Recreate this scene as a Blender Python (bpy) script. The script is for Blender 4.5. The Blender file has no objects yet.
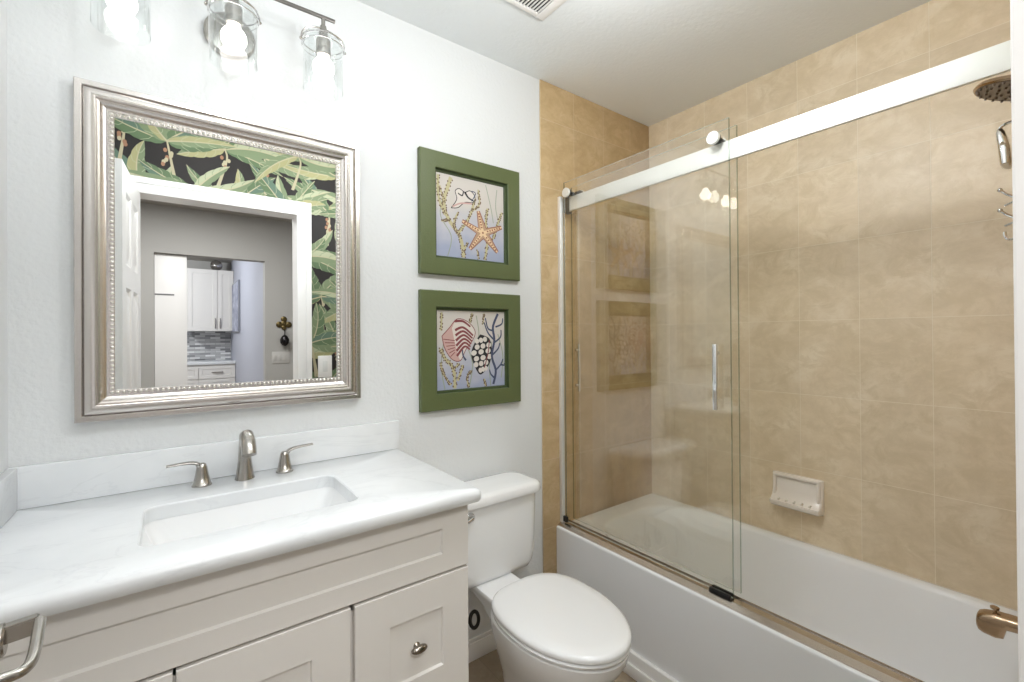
import bpy, bmesh, math, random
from mathutils import Vector, Matrix

S = bpy.context.scene
PI = math.pi
R = math.radians

# ------------------------------------------------------------------ camera
F, YAW, CY, PIT, ROL = 453.1366, R(36.79081), 333.71417, R(.2737976), R(-.41006627)
EYE = Vector((0, 0, 1.275))
cd = bpy.data.cameras.new('camera'); cam = bpy.data.objects.new('camera', cd); S.collection.objects.link(cam)
cd.sensor_width = 36; cd.lens = F * 36 / 1024; cd.shift_y = -(341 - CY) / 1024
cd.clip_start = .01; cd.clip_end = 60
_r0 = Vector((math.cos(YAW), -math.sin(YAW), 0))
_fw = Vector((math.sin(YAW) * math.cos(PIT), math.cos(YAW) * math.cos(PIT), math.sin(PIT)))
_u0 = Vector((-math.sin(YAW) * math.sin(PIT), -math.cos(YAW) * math.sin(PIT), math.cos(PIT)))
_s, _c = math.sin(ROL), math.cos(ROL)
_rr = _c * _r0 + _s * _u0; _uu = _c * _u0 - _s * _r0
cam.matrix_world = Matrix(((_rr.x, _uu.x, -_fw.x, EYE.x), (_rr.y, _uu.y, -_fw.y, EYE.y),
                           (_rr.z, _uu.z, -_fw.z, EYE.z), (0, 0, 0, 1)))
S.camera = cam

# ------------------------------------------------------------------ view, world, lights
S.view_settings.view_transform = 'Standard'; S.view_settings.look = 'None'
S.cycles.diffuse_bounces = 10; S.cycles.max_bounces = 20; S.cycles.transparent_max_bounces = 24
S.view_settings.exposure = -0.02; S.view_settings.gamma = 1; S.view_settings.use_curve_mapping = False
w = bpy.data.worlds.new('world'); S.world = w; w.use_nodes = True
w.node_tree.nodes['Background'].inputs[0].default_value = (.8, .9, 1, 1)
w.node_tree.nodes['Background'].inputs[1].default_value = .3
BULB = 5.8
def area(name, loc, size, power, col=(1, 1, 1), size_y=None):
    l = bpy.data.lights.new(name, 'AREA'); l.energy = power; l.color = col
    l.shape = 'RECTANGLE'; l.size = size; l.size_y = size_y or size
    o = bpy.data.objects.new(name, l); S.collection.objects.link(o); o.location = loc
    return o
def point(name, loc, r, power, col):
    l = bpy.data.lights.new(name, 'POINT'); l.energy = power; l.color = col; l.shadow_soft_size = r
    o = bpy.data.objects.new(name, l); S.collection.objects.link(o); o.location = loc
point('bathroom_fill_main', (.88, .66, 2.18), .10, 18, (.972, .986, 1))  # added fill lamp without a fixture, out of view near the ceiling
point('bathroom_fill_left', (.15, .66, 2.335), .05, 10.5, (.972, .986, 1))  # second added fill, unseen, brightens the tub apron from the left
point('kitchen_fill_light', (-.6, -3.4, 2.2), .15, 85, (.93, .96, 1))  # unseen lamp added behind the hall doors to brighten the kitchen
area('hall_fill_light', (.1, -.85, 2.43),   .9, 34, (1, .99, .98), .6)  # added lamp with no fixture; its bounce fills hall and doorway

# ------------------------------------------------------------------ helpers
C = S.collection
def srgb(r, g, b):
    f = lambda v: (v / 255 / 12.92) if v / 255 <= .04045 else ((v / 255 + .055) / 1.055) ** 2.4
    return (f(r), f(g), f(b), 1)
MATS = {}
def mat(name, col, rough=.5, metal=0, spec=.5, coat=0, bump=None, emit=0):
    if name in MATS: return MATS[name]
    m = bpy.data.materials.new(name); m.use_nodes = True; MATS[name] = m
    nt = m.node_tree; b = nt.nodes['Principled BSDF']
    b.inputs['Base Color'].default_value = srgb(*col); b.inputs['Roughness'].default_value = rough
    b.inputs['Metallic'].default_value = metal; b.inputs['Specular IOR Level'].default_value = spec
    b.inputs['Coat Weight'].default_value = coat
    if emit:
        b.inputs['Emission Color'].default_value = srgb(*col); b.inputs['Emission Strength'].default_value = emit
    tc = nt.nodes.new('ShaderNodeTexCoord')
    n = nt.nodes.new('ShaderNodeTexNoise'); nt.links.new(tc.outputs['Object'], n.inputs['Vector'])
    sc, strength, dist = bump or (60, .02, .0005)
    n.inputs['Scale'].default_value = sc; n.inputs['Detail'].default_value = 3
    bp = nt.nodes.new('ShaderNodeBump'); bp.inputs['Strength'].default_value = strength; bp.inputs['Distance'].default_value = dist
    nt.links.new(n.outputs['Fac'], bp.inputs['Height']); nt.links.new(bp.outputs['Normal'], b.inputs['Normal'])
    return m
def ramp(nt, fac, stops):
    r = nt.nodes.new('ShaderNodeValToRGB'); nt.links.new(fac, r.inputs['Fac'])
    e = r.color_ramp.elements
    while len(e) < len(stops): e.new(.5)
    for k, (p, c) in enumerate(stops): e[k].position = p; e[k].color = c
    return r.outputs['Color']
def mixc(nt, fac, a, b, blend='MIX'):
    m = nt.nodes.new('ShaderNodeMix'); m.data_type = 'RGBA'; m.blend_type = blend
    for sock, v in ((m.inputs[0], fac), (m.inputs[6], a), (m.inputs[7], b)):
        if isinstance(v, (int, float, tuple)): sock.default_value = v
        else: nt.links.new(v, sock)
    return m.outputs[2]
def noise(nt, vec, scale, detail=4, rough=.55, dist=0):
    n = nt.nodes.new('ShaderNodeTexNoise'); n.inputs['Scale'].default_value = scale; n.inputs['Detail'].default_value = detail
    n.inputs['Roughness'].default_value = rough; n.inputs['Distortion'].default_value = dist
    nt.links.new(vec, n.inputs['Vector']); return n.outputs['Fac']
def tile_mat(name, axis, off, tone, w=.212, h=.3135):
    m = bpy.data.materials.new(name); m.use_nodes = True; nt = m.node_tree; b = nt.nodes['Principled BSDF']
    tc = nt.nodes.new('ShaderNodeTexCoord'); sp = nt.nodes.new('ShaderNodeSeparateXYZ'); nt.links.new(tc.outputs['Object'], sp.inputs[0])
    cb = nt.nodes.new('ShaderNodeCombineXYZ')
    for k, (src, o_) in enumerate(((axis, off[0]), ('Z', off[1]))):
        a = nt.nodes.new('ShaderNodeMath'); a.operation = 'SUBTRACT'; nt.links.new(sp.outputs[src], a.inputs[0]); a.inputs[1].default_value = o_
        nt.links.new(a.outputs[0], cb.inputs[k])
    br = nt.nodes.new('ShaderNodeTexBrick'); nt.links.new(cb.outputs[0], br.inputs['Vector'])
    br.offset = 0; br.inputs['Scale'].default_value = 1; br.inputs['Brick Width'].default_value = w; br.inputs['Row Height'].default_value = h
    br.inputs['Mortar Size'].default_value = .0013; br.inputs['Mortar Smooth'].default_value = .3
    br.inputs['Color1'].default_value = (.92, .92, .92, 1); br.inputs['Color2'].default_value = (1.0, 1.0, 1.0, 1)
    br.inputs['Mortar'].default_value = (1, 1, 1, 1)
    mp = nt.nodes.new('ShaderNodeMapping'); nt.links.new(tc.outputs['Object'], mp.inputs['Vector']); mp.inputs['Scale'].default_value = (1, 1, 1.4)
    n1 = noise(nt, mp.outputs[0], 6, 9, .72, .5); n2 = noise(nt, mp.outputs[0], 10, 9, .74, .7)
    base = ramp(nt, n1, [(.32, tone[0]), (.5, tone[1]), (.68, tone[2])])
    vein = ramp(nt, n2, [(.46, (0, 0, 0, 1)), (.62, (1, 1, 1, 1))])
    base = mixc(nt, vein, base, tone[3])
    v2 = mixc(nt, .35, base, mixc(nt, .4, base, tone[2]))
    c = mixc(nt, 1.0, v2, br.outputs['Color'], 'MULTIPLY')
    gm = nt.nodes.new('ShaderNodeMath'); gm.operation = 'MULTIPLY'; nt.links.new(br.outputs['Fac'], gm.inputs[0]); gm.inputs[1].default_value = .75
    c = mixc(nt, gm.outputs[0], c, tone[4])
    nt.links.new(c, b.inputs['Base Color']); b.inputs['Roughness'].default_value = .4
    bp = nt.nodes.new('ShaderNodeBump'); bp.invert = True; bp.inputs['Strength'].default_value = .5; bp.inputs['Distance'].default_value = .0015
    nt.links.new(br.outputs['Fac'], bp.inputs['Height']); nt.links.new(bp.outputs['Normal'], b.inputs['Normal'])
    return m
def glass_mat(name, tint, refl=1.0):
    m = bpy.data.materials.new(name); m.use_nodes = True; nt = m.node_tree; nt.nodes.remove(nt.nodes['Principled BSDF'])
    out = nt.nodes['Material Output']
    t = nt.nodes.new('ShaderNodeBsdfTransparent'); t.inputs[0].default_value = tint
    g = nt.nodes.new('ShaderNodeBsdfGlossy'); g.inputs['Roughness'].default_value = .0; g.inputs[0].default_value = (refl, refl, refl, 1)
    fr = nt.nodes.new('ShaderNodeFresnel'); fr.inputs['IOR'].default_value = 1.62
    geo = nt.nodes.new('ShaderNodeNewGeometry')
    mx = nt.nodes.new('ShaderNodeMath'); mx.operation = 'MULTIPLY'          # the outward side mirrors for both faces of the thin pane
    inv = nt.nodes.new('ShaderNodeMath'); inv.operation = 'SUBTRACT'; inv.inputs[0].default_value = 1
    two = nt.nodes.new('ShaderNodeMath'); two.operation = 'MULTIPLY'; two.inputs[1].default_value = 1.85; two.use_clamp = True
    nt.links.new(geo.outputs['Backfacing'], inv.inputs[1])
    nt.links.new(fr.outputs[0], mx.inputs[0]); nt.links.new(inv.outputs[0], mx.inputs[1])
    mi = nt.nodes.new('ShaderNodeMixShader'); nt.links.new(mx.outputs[0], two.inputs[0]); nt.links.new(two.outputs[0], mi.inputs[0]); nt.links.new(t.outputs[0], mi.inputs[1]); nt.links.new(g.outputs[0], mi.inputs[2])
    nt.links.new(mi.outputs[0], out.inputs['Surface'])
    return m
def marble_mat():
    m = bpy.data.materials.new('marble'); m.use_nodes = True; nt = m.node_tree; b = nt.nodes['Principled BSDF']
    tc = nt.nodes.new('ShaderNodeTexCoord'); mp = nt.nodes.new('ShaderNodeMapping'); nt.links.new(tc.outputs['Object'], mp.inputs['Vector'])
    mp.inputs['Rotation'].default_value = (.3, .2, .45); mp.inputs['Scale'].default_value = (1.4, 4, 4)
    n = noise(nt, mp.outputs[0], 1.6, 6, .55, 1.2)
    v = ramp(nt, n, [(.0, srgb(233, 236, 238)), (.485, srgb(233, 236, 238)), (.5, srgb(206, 209, 213)), (.515, srgb(233, 236, 238))])
    c = ramp(nt, noise(nt, tc.outputs['Object'], 5, 4), [(.3, srgb(216, 219, 222)), (.7, srgb(232, 234, 236))])
    c = mixc(nt, .22, c, v)
    nt.links.new(c, b.inputs['Base Color']); b.inputs['Roughness'].default_value = .22
    return m

PAINT = mat('wall paint', (220, 222, 223), .6, bump=(85, .35, .004))
CEIL = mat('ceiling paint', (232, 236, 238), .75, bump=(70, .3, .004))
TRIM = mat('trim paint', (240, 238, 236), .35)
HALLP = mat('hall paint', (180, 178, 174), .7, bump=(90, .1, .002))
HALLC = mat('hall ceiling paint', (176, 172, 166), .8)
CABW = mat('cabinet paint', (226, 223, 219), .38)
CERA = mat('white ceramic', (236, 237, 238), .08, coat=.4)
ACRY = mat('white acrylic', (240, 241, 243), .16, coat=.2)
NICK = mat('brushed nickel', (174, 170, 164), .27, 1)
CHRO = mat('chrome', (225, 225, 225), .08, 1)
BRON = mat('warm nickel', (176, 152, 126), .24, 1)
SATIN = mat('satin aluminium', (240, 240, 239), .42, .55)
TRK = mat('track metal', (204, 196, 188), .25, 1)
DARK = mat('dark gasket', (24, 24, 26), .4)
DBRZ = mat('dark bronze', (50, 46, 42), .4, .6)
SILV = mat('champagne silver', (216, 210, 205), .25, .95, bump=(180, .08, .001))
BEAD = mat('pale silver bead', (228, 224, 218), .34, .8)
GREEN = mat('green stained wood', (90, 100, 62), .45, bump=(140, .35, .003))
GREEN2 = mat('dark green liner', (62, 76, 44), .5)
MARB = marble_mat()
GLASS = glass_mat('clear glass', (.99, .99, .974, 1))
GEDGE = glass_mat('glass edge', (.42, .50, .44, 1))
GTOP = mat('glass top edge', (222, 226, 216), .3); _b = GTOP.node_tree.nodes['Principled BSDF']; _b.inputs['Alpha'].default_value = .45
SHADE = glass_mat('lamp glass', (.97, .98, .98, 1))
FROST = mat('lit bulb', (255, 251, 246), .5, emit=BULB)
MIRROR = mat('mirror silvering', (240, 242, 242), .0, 1, bump=(1, 0, .0001))
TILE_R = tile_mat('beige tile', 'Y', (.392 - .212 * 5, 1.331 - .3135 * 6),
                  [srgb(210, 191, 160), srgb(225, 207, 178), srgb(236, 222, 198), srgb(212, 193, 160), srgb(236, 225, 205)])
TILE_B = tile_mat('shade-tinted beige tile', 'X', (1.346 - .212 * 3, 1.331 - .3135 * 6),  # same tile as the long wall; grazing light put into its warmer, darker colour
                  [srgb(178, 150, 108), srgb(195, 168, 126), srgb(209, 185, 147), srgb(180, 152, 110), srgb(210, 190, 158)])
FLOORM = tile_mat('floor tile', 'X', (0, 0), [srgb(132, 116, 98), srgb(150, 134, 114), srgb(165, 150, 130), srgb(140, 124, 105), srgb(120, 110, 98)], .33, .33)

def finish(name, bm, m, parent=None, smooth=40, recalc=True):
    if recalc: bmesh.ops.recalc_face_normals(bm, faces=bm.faces)
    me = bpy.data.meshes.new(name); bm.to_mesh(me); bm.free()
    for x in (m if isinstance(m, (list, tuple)) else [m]): me.materials.append(x)
    if smooth:
        me.shade_smooth(); me.set_sharp_from_angle(angle=R(smooth))
    o = bpy.data.objects.new(name, me); C.objects.link(o)
    if parent:
        o.parent = parent
        if parent.type == 'EMPTY': o.matrix_parent_inverse = Matrix.Translation(-parent.location)
    return o
def tag(o, label, cat, group=None):
    o['label'] = label; o['category'] = cat
    if group: o['group'] = group
    return o
def struct(o, label=None):
    o['kind'] = 'structure'
    if label: o['label'] = label
    return o
def thing(name, loc, label, cat, group=None):
    o = bpy.data.objects.new(name, None); C.objects.link(o); o.location = loc; o.empty_display_size = .05
    return tag(o, label, cat, group)
NB = bmesh.new
def box(bm, x0, x1, y0, y1, z0, z1, bev=0, seg=2, mi=0):
    t = bmesh.new(); bmesh.ops.create_cube(t, size=1)
    for v in t.verts:
        v.co = ((x0 + x1) / 2 + v.co.x * (x1 - x0), (y0 + y1) / 2 + v.co.y * (y1 - y0), (z0 + z1) / 2 + v.co.z * (z1 - z0))
    if bev: bmesh.ops.bevel(t, geom=list(t.edges), offset=bev, segments=seg, profile=.5, affect='EDGES')
    for f in t.faces: f.material_index = mi
    me = bpy.data.meshes.new('t'); t.to_mesh(me); t.free(); bm.from_mesh(me); bpy.data.meshes.remove(me)
    return bm
def loft(bm, loops, cap0=True, cap1=True, closed=True, mi=0):
    rs = [[bm.verts.new(p) for p in l] for l in loops]
    n = len(rs[0])
    for a, b in zip(rs, rs[1:]):
        for k in range(n if closed else n - 1):
            f = bm.faces.new((a[k], a[(k + 1) % n], b[(k + 1) % n], b[k])); f.material_index = mi
    if cap0: bm.faces.new(rs[0][::-1]).material_index = mi
    if cap1: bm.faces.new(rs[-1]).material_index = mi
    return rs
def rrect(cx, cy, hx, hy, r, z, k=8):
    pts = []; r = min(r, hx * .999, hy * .999)
    for sx, sy, a0 in ((1, 1, 0), (-1, 1, 90), (-1, -1, 180), (1, -1, 270)):
        for i in range(k + 1):
            a = R(a0 + 90 * i / k)
            pts.append((cx + sx * (hx - r) + r * math.cos(a), cy + sy * (hy - r) + r * math.sin(a), z))
    return pts
def circ(c, u, v, r, n=24):
    return [c + u * (r * math.cos(2 * PI * k / n)) + v * (r * math.sin(2 * PI * k / n)) for k in range(n)]
def frame_of(d):
    d = d.normalized(); a = Vector((0, 0, 1)) if abs(d.z) < .9 else Vector((1, 0, 0))
    u = d.cross(a).normalized(); return u, u.cross(d).normalized()
def tube(bm, pts, rad, n=12, cap=True, closed=False, mi=0):
    pts = [Vector(p) for p in pts]; rad = rad if isinstance(rad, (list, tuple)) else [rad] * len(pts)
    loops = []; pu = None; N = len(pts)
    for k, p in enumerate(pts):
        if closed: d = pts[(k + 1) % N] - pts[k - 1]
        else: d = pts[min(k + 1, N - 1)] - pts[max(k - 1, 0)]
        if pu is None: u, v = frame_of(d)
        else:
            d.normalize(); u = (pu - d * pu.dot(d)).normalized(); v = u.cross(d)
        pu = u
        loops.append(circ(p, u, v, rad[k], n))
    if closed:
        rs = [[bm.verts.new(q) for q in l] for l in loops]
        for i in range(N):
            a, b = rs[i], rs[(i + 1) % N]
            for k in range(n): bm.faces.new((a[k], a[(k + 1) % n], b[(k + 1) % n], b[k])).material_index = mi
    else: loft(bm, loops, cap, cap, mi=mi)
def lathe(bm, base, axis, prof, n=32, cap0=True, cap1=True, mi=0):
    base = Vector(base); axis = Vector(axis).normalized(); u, v = frame_of(axis)
    loft(bm, [circ(base + axis * h, u, v, max(r, 1e-5), n) for h, r in prof], cap0, cap1, mi=mi)
def ball(bm, c, r, n=20, m=12, sz=1, mi=0):
    c = Vector(c)
    loft(bm, [[c + Vector((r * math.sin(PI * j / m) * math.cos(2 * PI * k / n), r * math.sin(PI * j / m) * math.sin(2 * PI * k / n), -r * sz * math.cos(PI * j / m))) for k in range(n)]
              for j in range(m + 1)] if False else
         [[c + Vector((max(r * math.sin(PI * j / m), 1e-5) * math.cos(2 * PI * k / n), max(r * math.sin(PI * j / m), 1e-5) * math.sin(2 * PI * k / n), -r * sz * math.cos(PI * j / m))) for k in range(n)] for j in range(m + 1)], mi=mi)
def bez(p0, p1, p2, p3, n=14):
    p0, p1, p2, p3 = map(Vector, (p0, p1, p2, p3))
    return [p0 * (1 - t) ** 3 + p1 * 3 * t * (1 - t) ** 2 + p2 * 3 * t * t * (1 - t) + p3 * t ** 3 for t in (k / n for k in range(n + 1))]
def shaker(bm, x0, x1, z0, z1, y, th, ix0, ix1, iz0, iz1, dep=.007, sl=.003, mi=0):
    """a front facing -Y with one recessed flat panel"""
    def ring(a, b, c, d, yy): return [bm.verts.new(p) for p in ((a, yy, c), (b, yy, c), (b, yy, d), (a, yy, d))]
    e = .0015
    rb = ring(x0, x1, z0, z1, y + th); r0 = ring(x0, x1, z0, z1, y + e); r1 = ring(x0 + e, x1 - e, z0 + e, z1 - e, y)
    r2 = ring(ix0, ix1, iz0, iz1, y); r3 = ring(ix0 + sl, ix1 - sl, iz0 + sl, iz1 - sl, y + dep)
    for a, b in ((rb, r0), (r0, r1), (r1, r2), (r2, r3)):
        for k in range(4): bm.faces.new((a[k], a[(k + 1) % 4], b[(k + 1) % 4], b[k])).material_index = mi
    bm.faces.new(r3); bm.faces.new(rb[::-1])

FZ = -.035                     # finished floor
XL, XR, YB, YF, ZC = -.315, 2.153, 1.58, .042, 2.448
HB = -1.9                      # far wall of the hall

# ================================================================== SETTING
def sbox(name, m, *a, **k): return struct(finish(name, box(NB(), *a, **k), m, smooth=30))
sbox('floor', FLOORM, -1.8, 2.4, -5.3, YB + .1, FZ - .1, FZ)
sbox('ceiling', CEIL, XL - .1, XR + .1, -.075, YB + .1, ZC, ZC + .1)
sbox('ceiling_hall', HALLC, -1.8, 2.4, -5.3, -.0755, ZC, ZC + .1)
sbox('wall_back', PAINT, XL - .1, XR + .1, YB, YB + .1, FZ, ZC)
sbox('wall_left', PAINT, XL - .1, XL, -.075, YB, FZ, ZC)
sbox('wall_right', PAINT, XR, XR + .1, -.075, YB, FZ, ZC)
# tiled surround of the tub
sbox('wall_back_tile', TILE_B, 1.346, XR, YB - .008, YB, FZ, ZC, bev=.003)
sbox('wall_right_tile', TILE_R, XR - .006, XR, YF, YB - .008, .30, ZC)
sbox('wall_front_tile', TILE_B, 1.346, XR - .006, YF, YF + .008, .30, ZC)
# front wall with the doorway the picture is taken from
DX0, DX1, DZ = -.295, .625, 2.045
b = NB(); box(b, XL, DX0 - .018, -.075, YF, FZ, ZC); box(b, DX1 + .018, XR, -.075, YF, FZ, ZC); box(b, DX0 - .018, DX1 + .018, -.075, YF, DZ + .018, ZC)
struct(finish('wall_front', b, [PAINT], smooth=0))
b = NB()
box(b, DX0 - .018, DX0, -.078, YF + .004, FZ, DZ); box(b, DX1, DX1 + .018, -.078, YF + .004, FZ, DZ); box(b, DX0 - .018, DX1 + .018, -.078, YF + .004, DZ, DZ + .018)
struct(finish('trim_1', b, TRIM, smooth=0), 'white door jamb lining of the doorway')
def casing(bm, x0, x1, zt, y, yd, wd=.083):
    for a, b_ in ((0, .62), (.62, 1.0)):                    # two flat steps
        t = yd * (.72 if a == 0 else 1)
        for s, xa in ((-1, x0), (1, x1)):
            q = sorted((xa + s * a * wd, xa + s * b_ * wd)); box(bm, q[0], q[1], *sorted((y, y + t)), FZ, zt + a * wd + (b_ - a) * wd, bev=.001)
        box(bm, x0 - a * wd, x1 + a * wd, *sorted((y, y + t)), zt + a * wd, zt + b_ * wd, bev=.001)
b = NB(); casing(b, DX0 + .004, DX1 + .0, DZ, YF, .0205); 
for v in b.verts: v.co.x = max(v.co.x, XL + .001)
struct(finish('trim_2', b, TRIM, smooth=30), 'white door casing around the doorway')
b = NB(); casing(b, DX0, DX1 + .0, DZ, -.075, -.016); struct(finish('trim_3', b, TRIM, smooth=30))
# baseboard behind the toilet and below the tub
def basebd(name, x0, x1):
    b = NB(); box(b, x0, x1, YB - .013, YB, FZ, .036, bev=.002); box(b, x0, x1, YB - .009, YB, .036, .05, bev=.002)
    return struct(finish(name, b, TRIM, smooth=30))
basebd('baseboard_back', .64, 1.345)

# ------------------------------------------------ flat ornament drawn with polygons on an upright plane
class Flat:
    """draws filled shapes and strokes in (u,v) on an upright plane y = const; each shape lies a hair above the one before"""
    def __init__(s, ox, oz, su, sv, y, sgn, step=.00006): s.bm = NB(); s.o = (ox, oz, su, sv, y, sgn); s.n = 0; s.step = step
    def P(s, u, v, l=None):
        ox, oz, su, sv, y, g = s.o; return (ox + u * su, y + g * s.step * (s.n if l is None else l), oz + v * sv)
    def poly(s, pts, mi):
        s.n += 1
        try: f = s.bm.faces.new([s.bm.verts.new(s.P(*p)) for p in pts]); f.material_index = mi
        except ValueError: pass
    def strip(s, L, Rr, mi, up=1):
        s.n += up; a = [s.bm.verts.new(s.P(*p)) for p in L]; b = [s.bm.verts.new(s.P(*p)) for p in Rr]
        for k in range(len(a) - 1): s.bm.faces.new((a[k], a[k + 1], b[k + 1], b[k])).material_index = mi
    def stroke(s, pts, wd, mi, taper=0, up=1):
        L, Q = [], []; N = len(pts)
        for k, (u, v) in enumerate(pts):
            a, b = pts[max(k - 1, 0)], pts[min(k + 1, N - 1)]; dx, dy = b[0] - a[0], b[1] - a[1]; l = math.hypot(dx, dy) or 1
            h = wd / 2 * (1 - taper * k / (N - 1)); L.append((u - dy / l * h, v + dx / l * h)); Q.append((u + dy / l * h, v - dx / l * h))
        s.strip(L, Q, mi, up)
    def dot(s, u, v, ru, rv, mi, n=10, rot=0):
        c, q = math.cos(rot), math.sin(rot)
        s.poly([(u + c * ru * math.cos(2 * PI * k / n) - q * rv * math.sin(2 * PI * k / n), v + q * ru * math.cos(2 * PI * k / n) + c * rv * math.sin(2 * PI * k / n)) for k in range(n)], mi)
def curve2(pts, n=8):
    out = []; P = [pts[0]] + list(pts) + [pts[-1]]
    for i in range(1, len(P) - 2):
        for k in range(n):
            t = k / n; o = []
            for d in (0, 1):
                a, b, c, e = P[i - 1][d], P[i][d], P[i + 1][d], P[i + 2][d]
                o.append(.5 * ((2 * b) + (c - a) * t + (2 * a - 5 * b + 4 * c - e) * t * t + (3 * b - a - 3 * c + e) * t ** 3))
            out.append(tuple(o))
    out.append(tuple(pts[-1])); return out

# wallpaper: pale banana leaves on near black, on the bathroom side of the doorway wall
random.seed(11)
WP = [mat('paper black', (30, 24, 22), .7), mat('leaf sage', (116, 130, 98), .7), mat('leaf moss', (88, 108, 76), .7), mat('leaf straw', (156, 152, 110), .7),
      mat('leaf grey green', (88, 110, 94), .7), mat('stem cream', (174, 165, 136), .7), mat('leaf pale', (166, 170, 140), .7), mat('fruit russet', (150, 110, 84), .7)]
fl = Flat(0, 0, 1, 1, YF + .0004, 1, .000004)
def leaf(x, z, ang, ln, wd, mi, bend):
    N = 16; mid = []; a = ang
    for k in range(N + 1): mid.append((x, z)); x += ln / N * math.cos(a); z += ln / N * math.sin(a); a += bend / N
    L, Q, M = [], [], []
    for k, (u, v) in enumerate(mid):
        p, q = mid[max(k - 1, 0)], mid[min(k + 1, N)]; dx, dy = q[0] - p[0], q[1] - p[1]; l = math.hypot(dx, dy) or 1; t = k / N
        h = wd / 2 * (math.sin(PI * min(1, t ** .75)) ** .7) * (1 - .12 * (k % 4 == 3)) if 0 < t < 1 else 0
        L.append((u - dy / l * h, v + dx / l * h)); Q.append((u + dy / l * h, v - dx / l * h)); M.append((u, v))
    ok = lambda p: (max(XL + .002, min(p[0], 1.345)), max(FZ + .01, min(p[1], ZC - .002)))
    L, Q, M = [list(map(ok, s)) for s in (L, Q, M)]
    fl.strip(L, M, mi); fl.strip(M, Q, {1: 2, 2: 4, 3: 1, 4: 2, 6: 1}[mi], 0); fl.n += 1
    for k in range(3, N - 1, 3):                                # side veins
        for E_ in (L, Q):
            fl.stroke([M[k], ok(((M[k][0] + E_[min(k + 1, N)][0]) / 2, (M[k][1] + E_[min(k + 1, N)][1]) / 2)), E_[min(k + 2, N)]], .0022, 1 if mi == 6 else 6, 0, 0)
    fl.stroke(M, .008, 5, .6)
spots = []
for i in range(8):
    for j in range(9): spots.append((-.25 + i * .23 + (.115 if j % 2 else 0) + random.uniform(-.04, .04), .05 + j * .29 + random.uniform(-.05, .05)))
random.shuffle(spots)
for (x, z) in spots:
    if x < .7 and z < 1.72: continue
    x = min(x, 1.3)
    for s_ in range(2): fl.stroke(curve2([(min(max(x + random.uniform(-.04, .04), XL + .01), 1.33), max(z - .22, FZ + .02)), (min(x + .01, 1.33), z - .06), (x, z)]), .012, 5, .4)
    for k in range(8):
        a = R(90 + random.choice((-1, 1)) * random.uniform(15, 115)); leaf(x, z, a, random.uniform(.2, .34), random.uniform(.06, .10), random.choice((1, 1, 2, 3, 3, 6, 6, 4)), random.uniform(-.9, .9))
    if random.random() < .4:
        for k in range(7): fl.dot(min(max(x + random.uniform(-.02, .02), XL + .02), 1.32), max(FZ + .03, z - .05 - .013 * k), .009, .012, random.choice((7, 5)))
bm = fl.bm
v = [bm.verts.new(p) for p in ((XL, YF + .0002, FZ), (1.346, YF + .0002, FZ), (1.346, YF + .0002, ZC), (XL, YF + .0002, ZC))]
f = bm.faces.new(v); f.material_index = 0
# cut the doorway out of the paper
bmesh.ops.delete(bm, geom=[f], context='FACES')
for co, no in (((DX0, 0, 0), (1, 0, 0)), ((DX1, 0, 0), (1, 0, 0)), ((0, 0, DZ), (0, 0, 1))):
    bmesh.ops.bisect_plane(bm, geom=bm.verts[:] + bm.edges[:] + bm.faces[:], plane_co=co, plane_no=no, dist=1e-6)
kill = [f for f in bm.faces if DX0 < f.calc_center_median().x < DX1 and f.calc_center_median().z < DZ]
bmesh.ops.delete(bm, geom=kill, context='FACES')
for a_, b_, c_, d_ in ((XL, DX0, FZ, ZC), (DX1, 1.346, FZ, ZC), (DX0, DX1, DZ, ZC)):
    bm.faces.new([bm.verts.new(p) for p in ((a_, YF + .0003, c_), (b_, YF + .0003, c_), (b_, YF + .0003, d_), (a_, YF + .0003, d_))]).material_index = 0
struct(finish('wall_front_paper', bm, WP, smooth=0, recalc=False), 'dark wallpaper with pale banana leaves around the doorway')

# hall and kitchen seen through the doorway in the mirror
sbox('wall_hall_left', HALLP, -1.8, -1.7, -5.3, -.075, FZ, ZC)
sbox('wall_hall_right', HALLP, 2.2, 2.3, HB - .12, -.075, FZ, ZC)
b = NB()
box(b, -1.7, -.95, HB - .12, HB, FZ, ZC); box(b, -.355, -.133, HB - .12, HB, FZ, ZC); box(b, .727, 2.2, HB - .12, HB, FZ, ZC)
box(b, -.95, -.355, HB - .12, HB, 2.03, ZC); box(b, -.133, .727, HB - .12, HB, 2.03, ZC)
struct(finish('wall_hall_far', b, HALLP, smooth=0))
b = NB(); box(b, -1.8, -1.7, -.0755 - .0, -.0755 - .001, FZ, ZC); 
box(b, -1.7, XL - .1, -.12, -.0755, FZ, ZC); struct(finish('wall_hall_near', b, HALLP, smooth=0))
sbox('wall_kitchen_right', mat('kitchen paint', (176, 178, 190), .7), .727, .83, -5.2, HB - .12, FZ, ZC)
sbox('wall_kitchen_back', HALLP, -1.7, .83, -5.3, -5.2, FZ, ZC)
def flat_door(name, x0, x1, y, lab):
    b = NB(); box(b, x0, x1, y, y + .035, FZ + .006, 2.026, bev=.002)
    o = struct(finish(name, b, TRIM, smooth=30), lab)
    b = NB(); box(b, x0 + .002, x0 + (x1 - x0) * .6, y + .035, y + .039, 1.66, 1.672); finish('rail_strip', b, mat('grey strip', (120, 120, 122), .5), o)
flat_door('door_2', -.131, .102, HB - .08, 'narrow white hall door at the left of the kitchen opening')
flat_door('door_3', -.948, -.357, HB - .08, 'white closet door at the left end of the hall')

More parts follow.
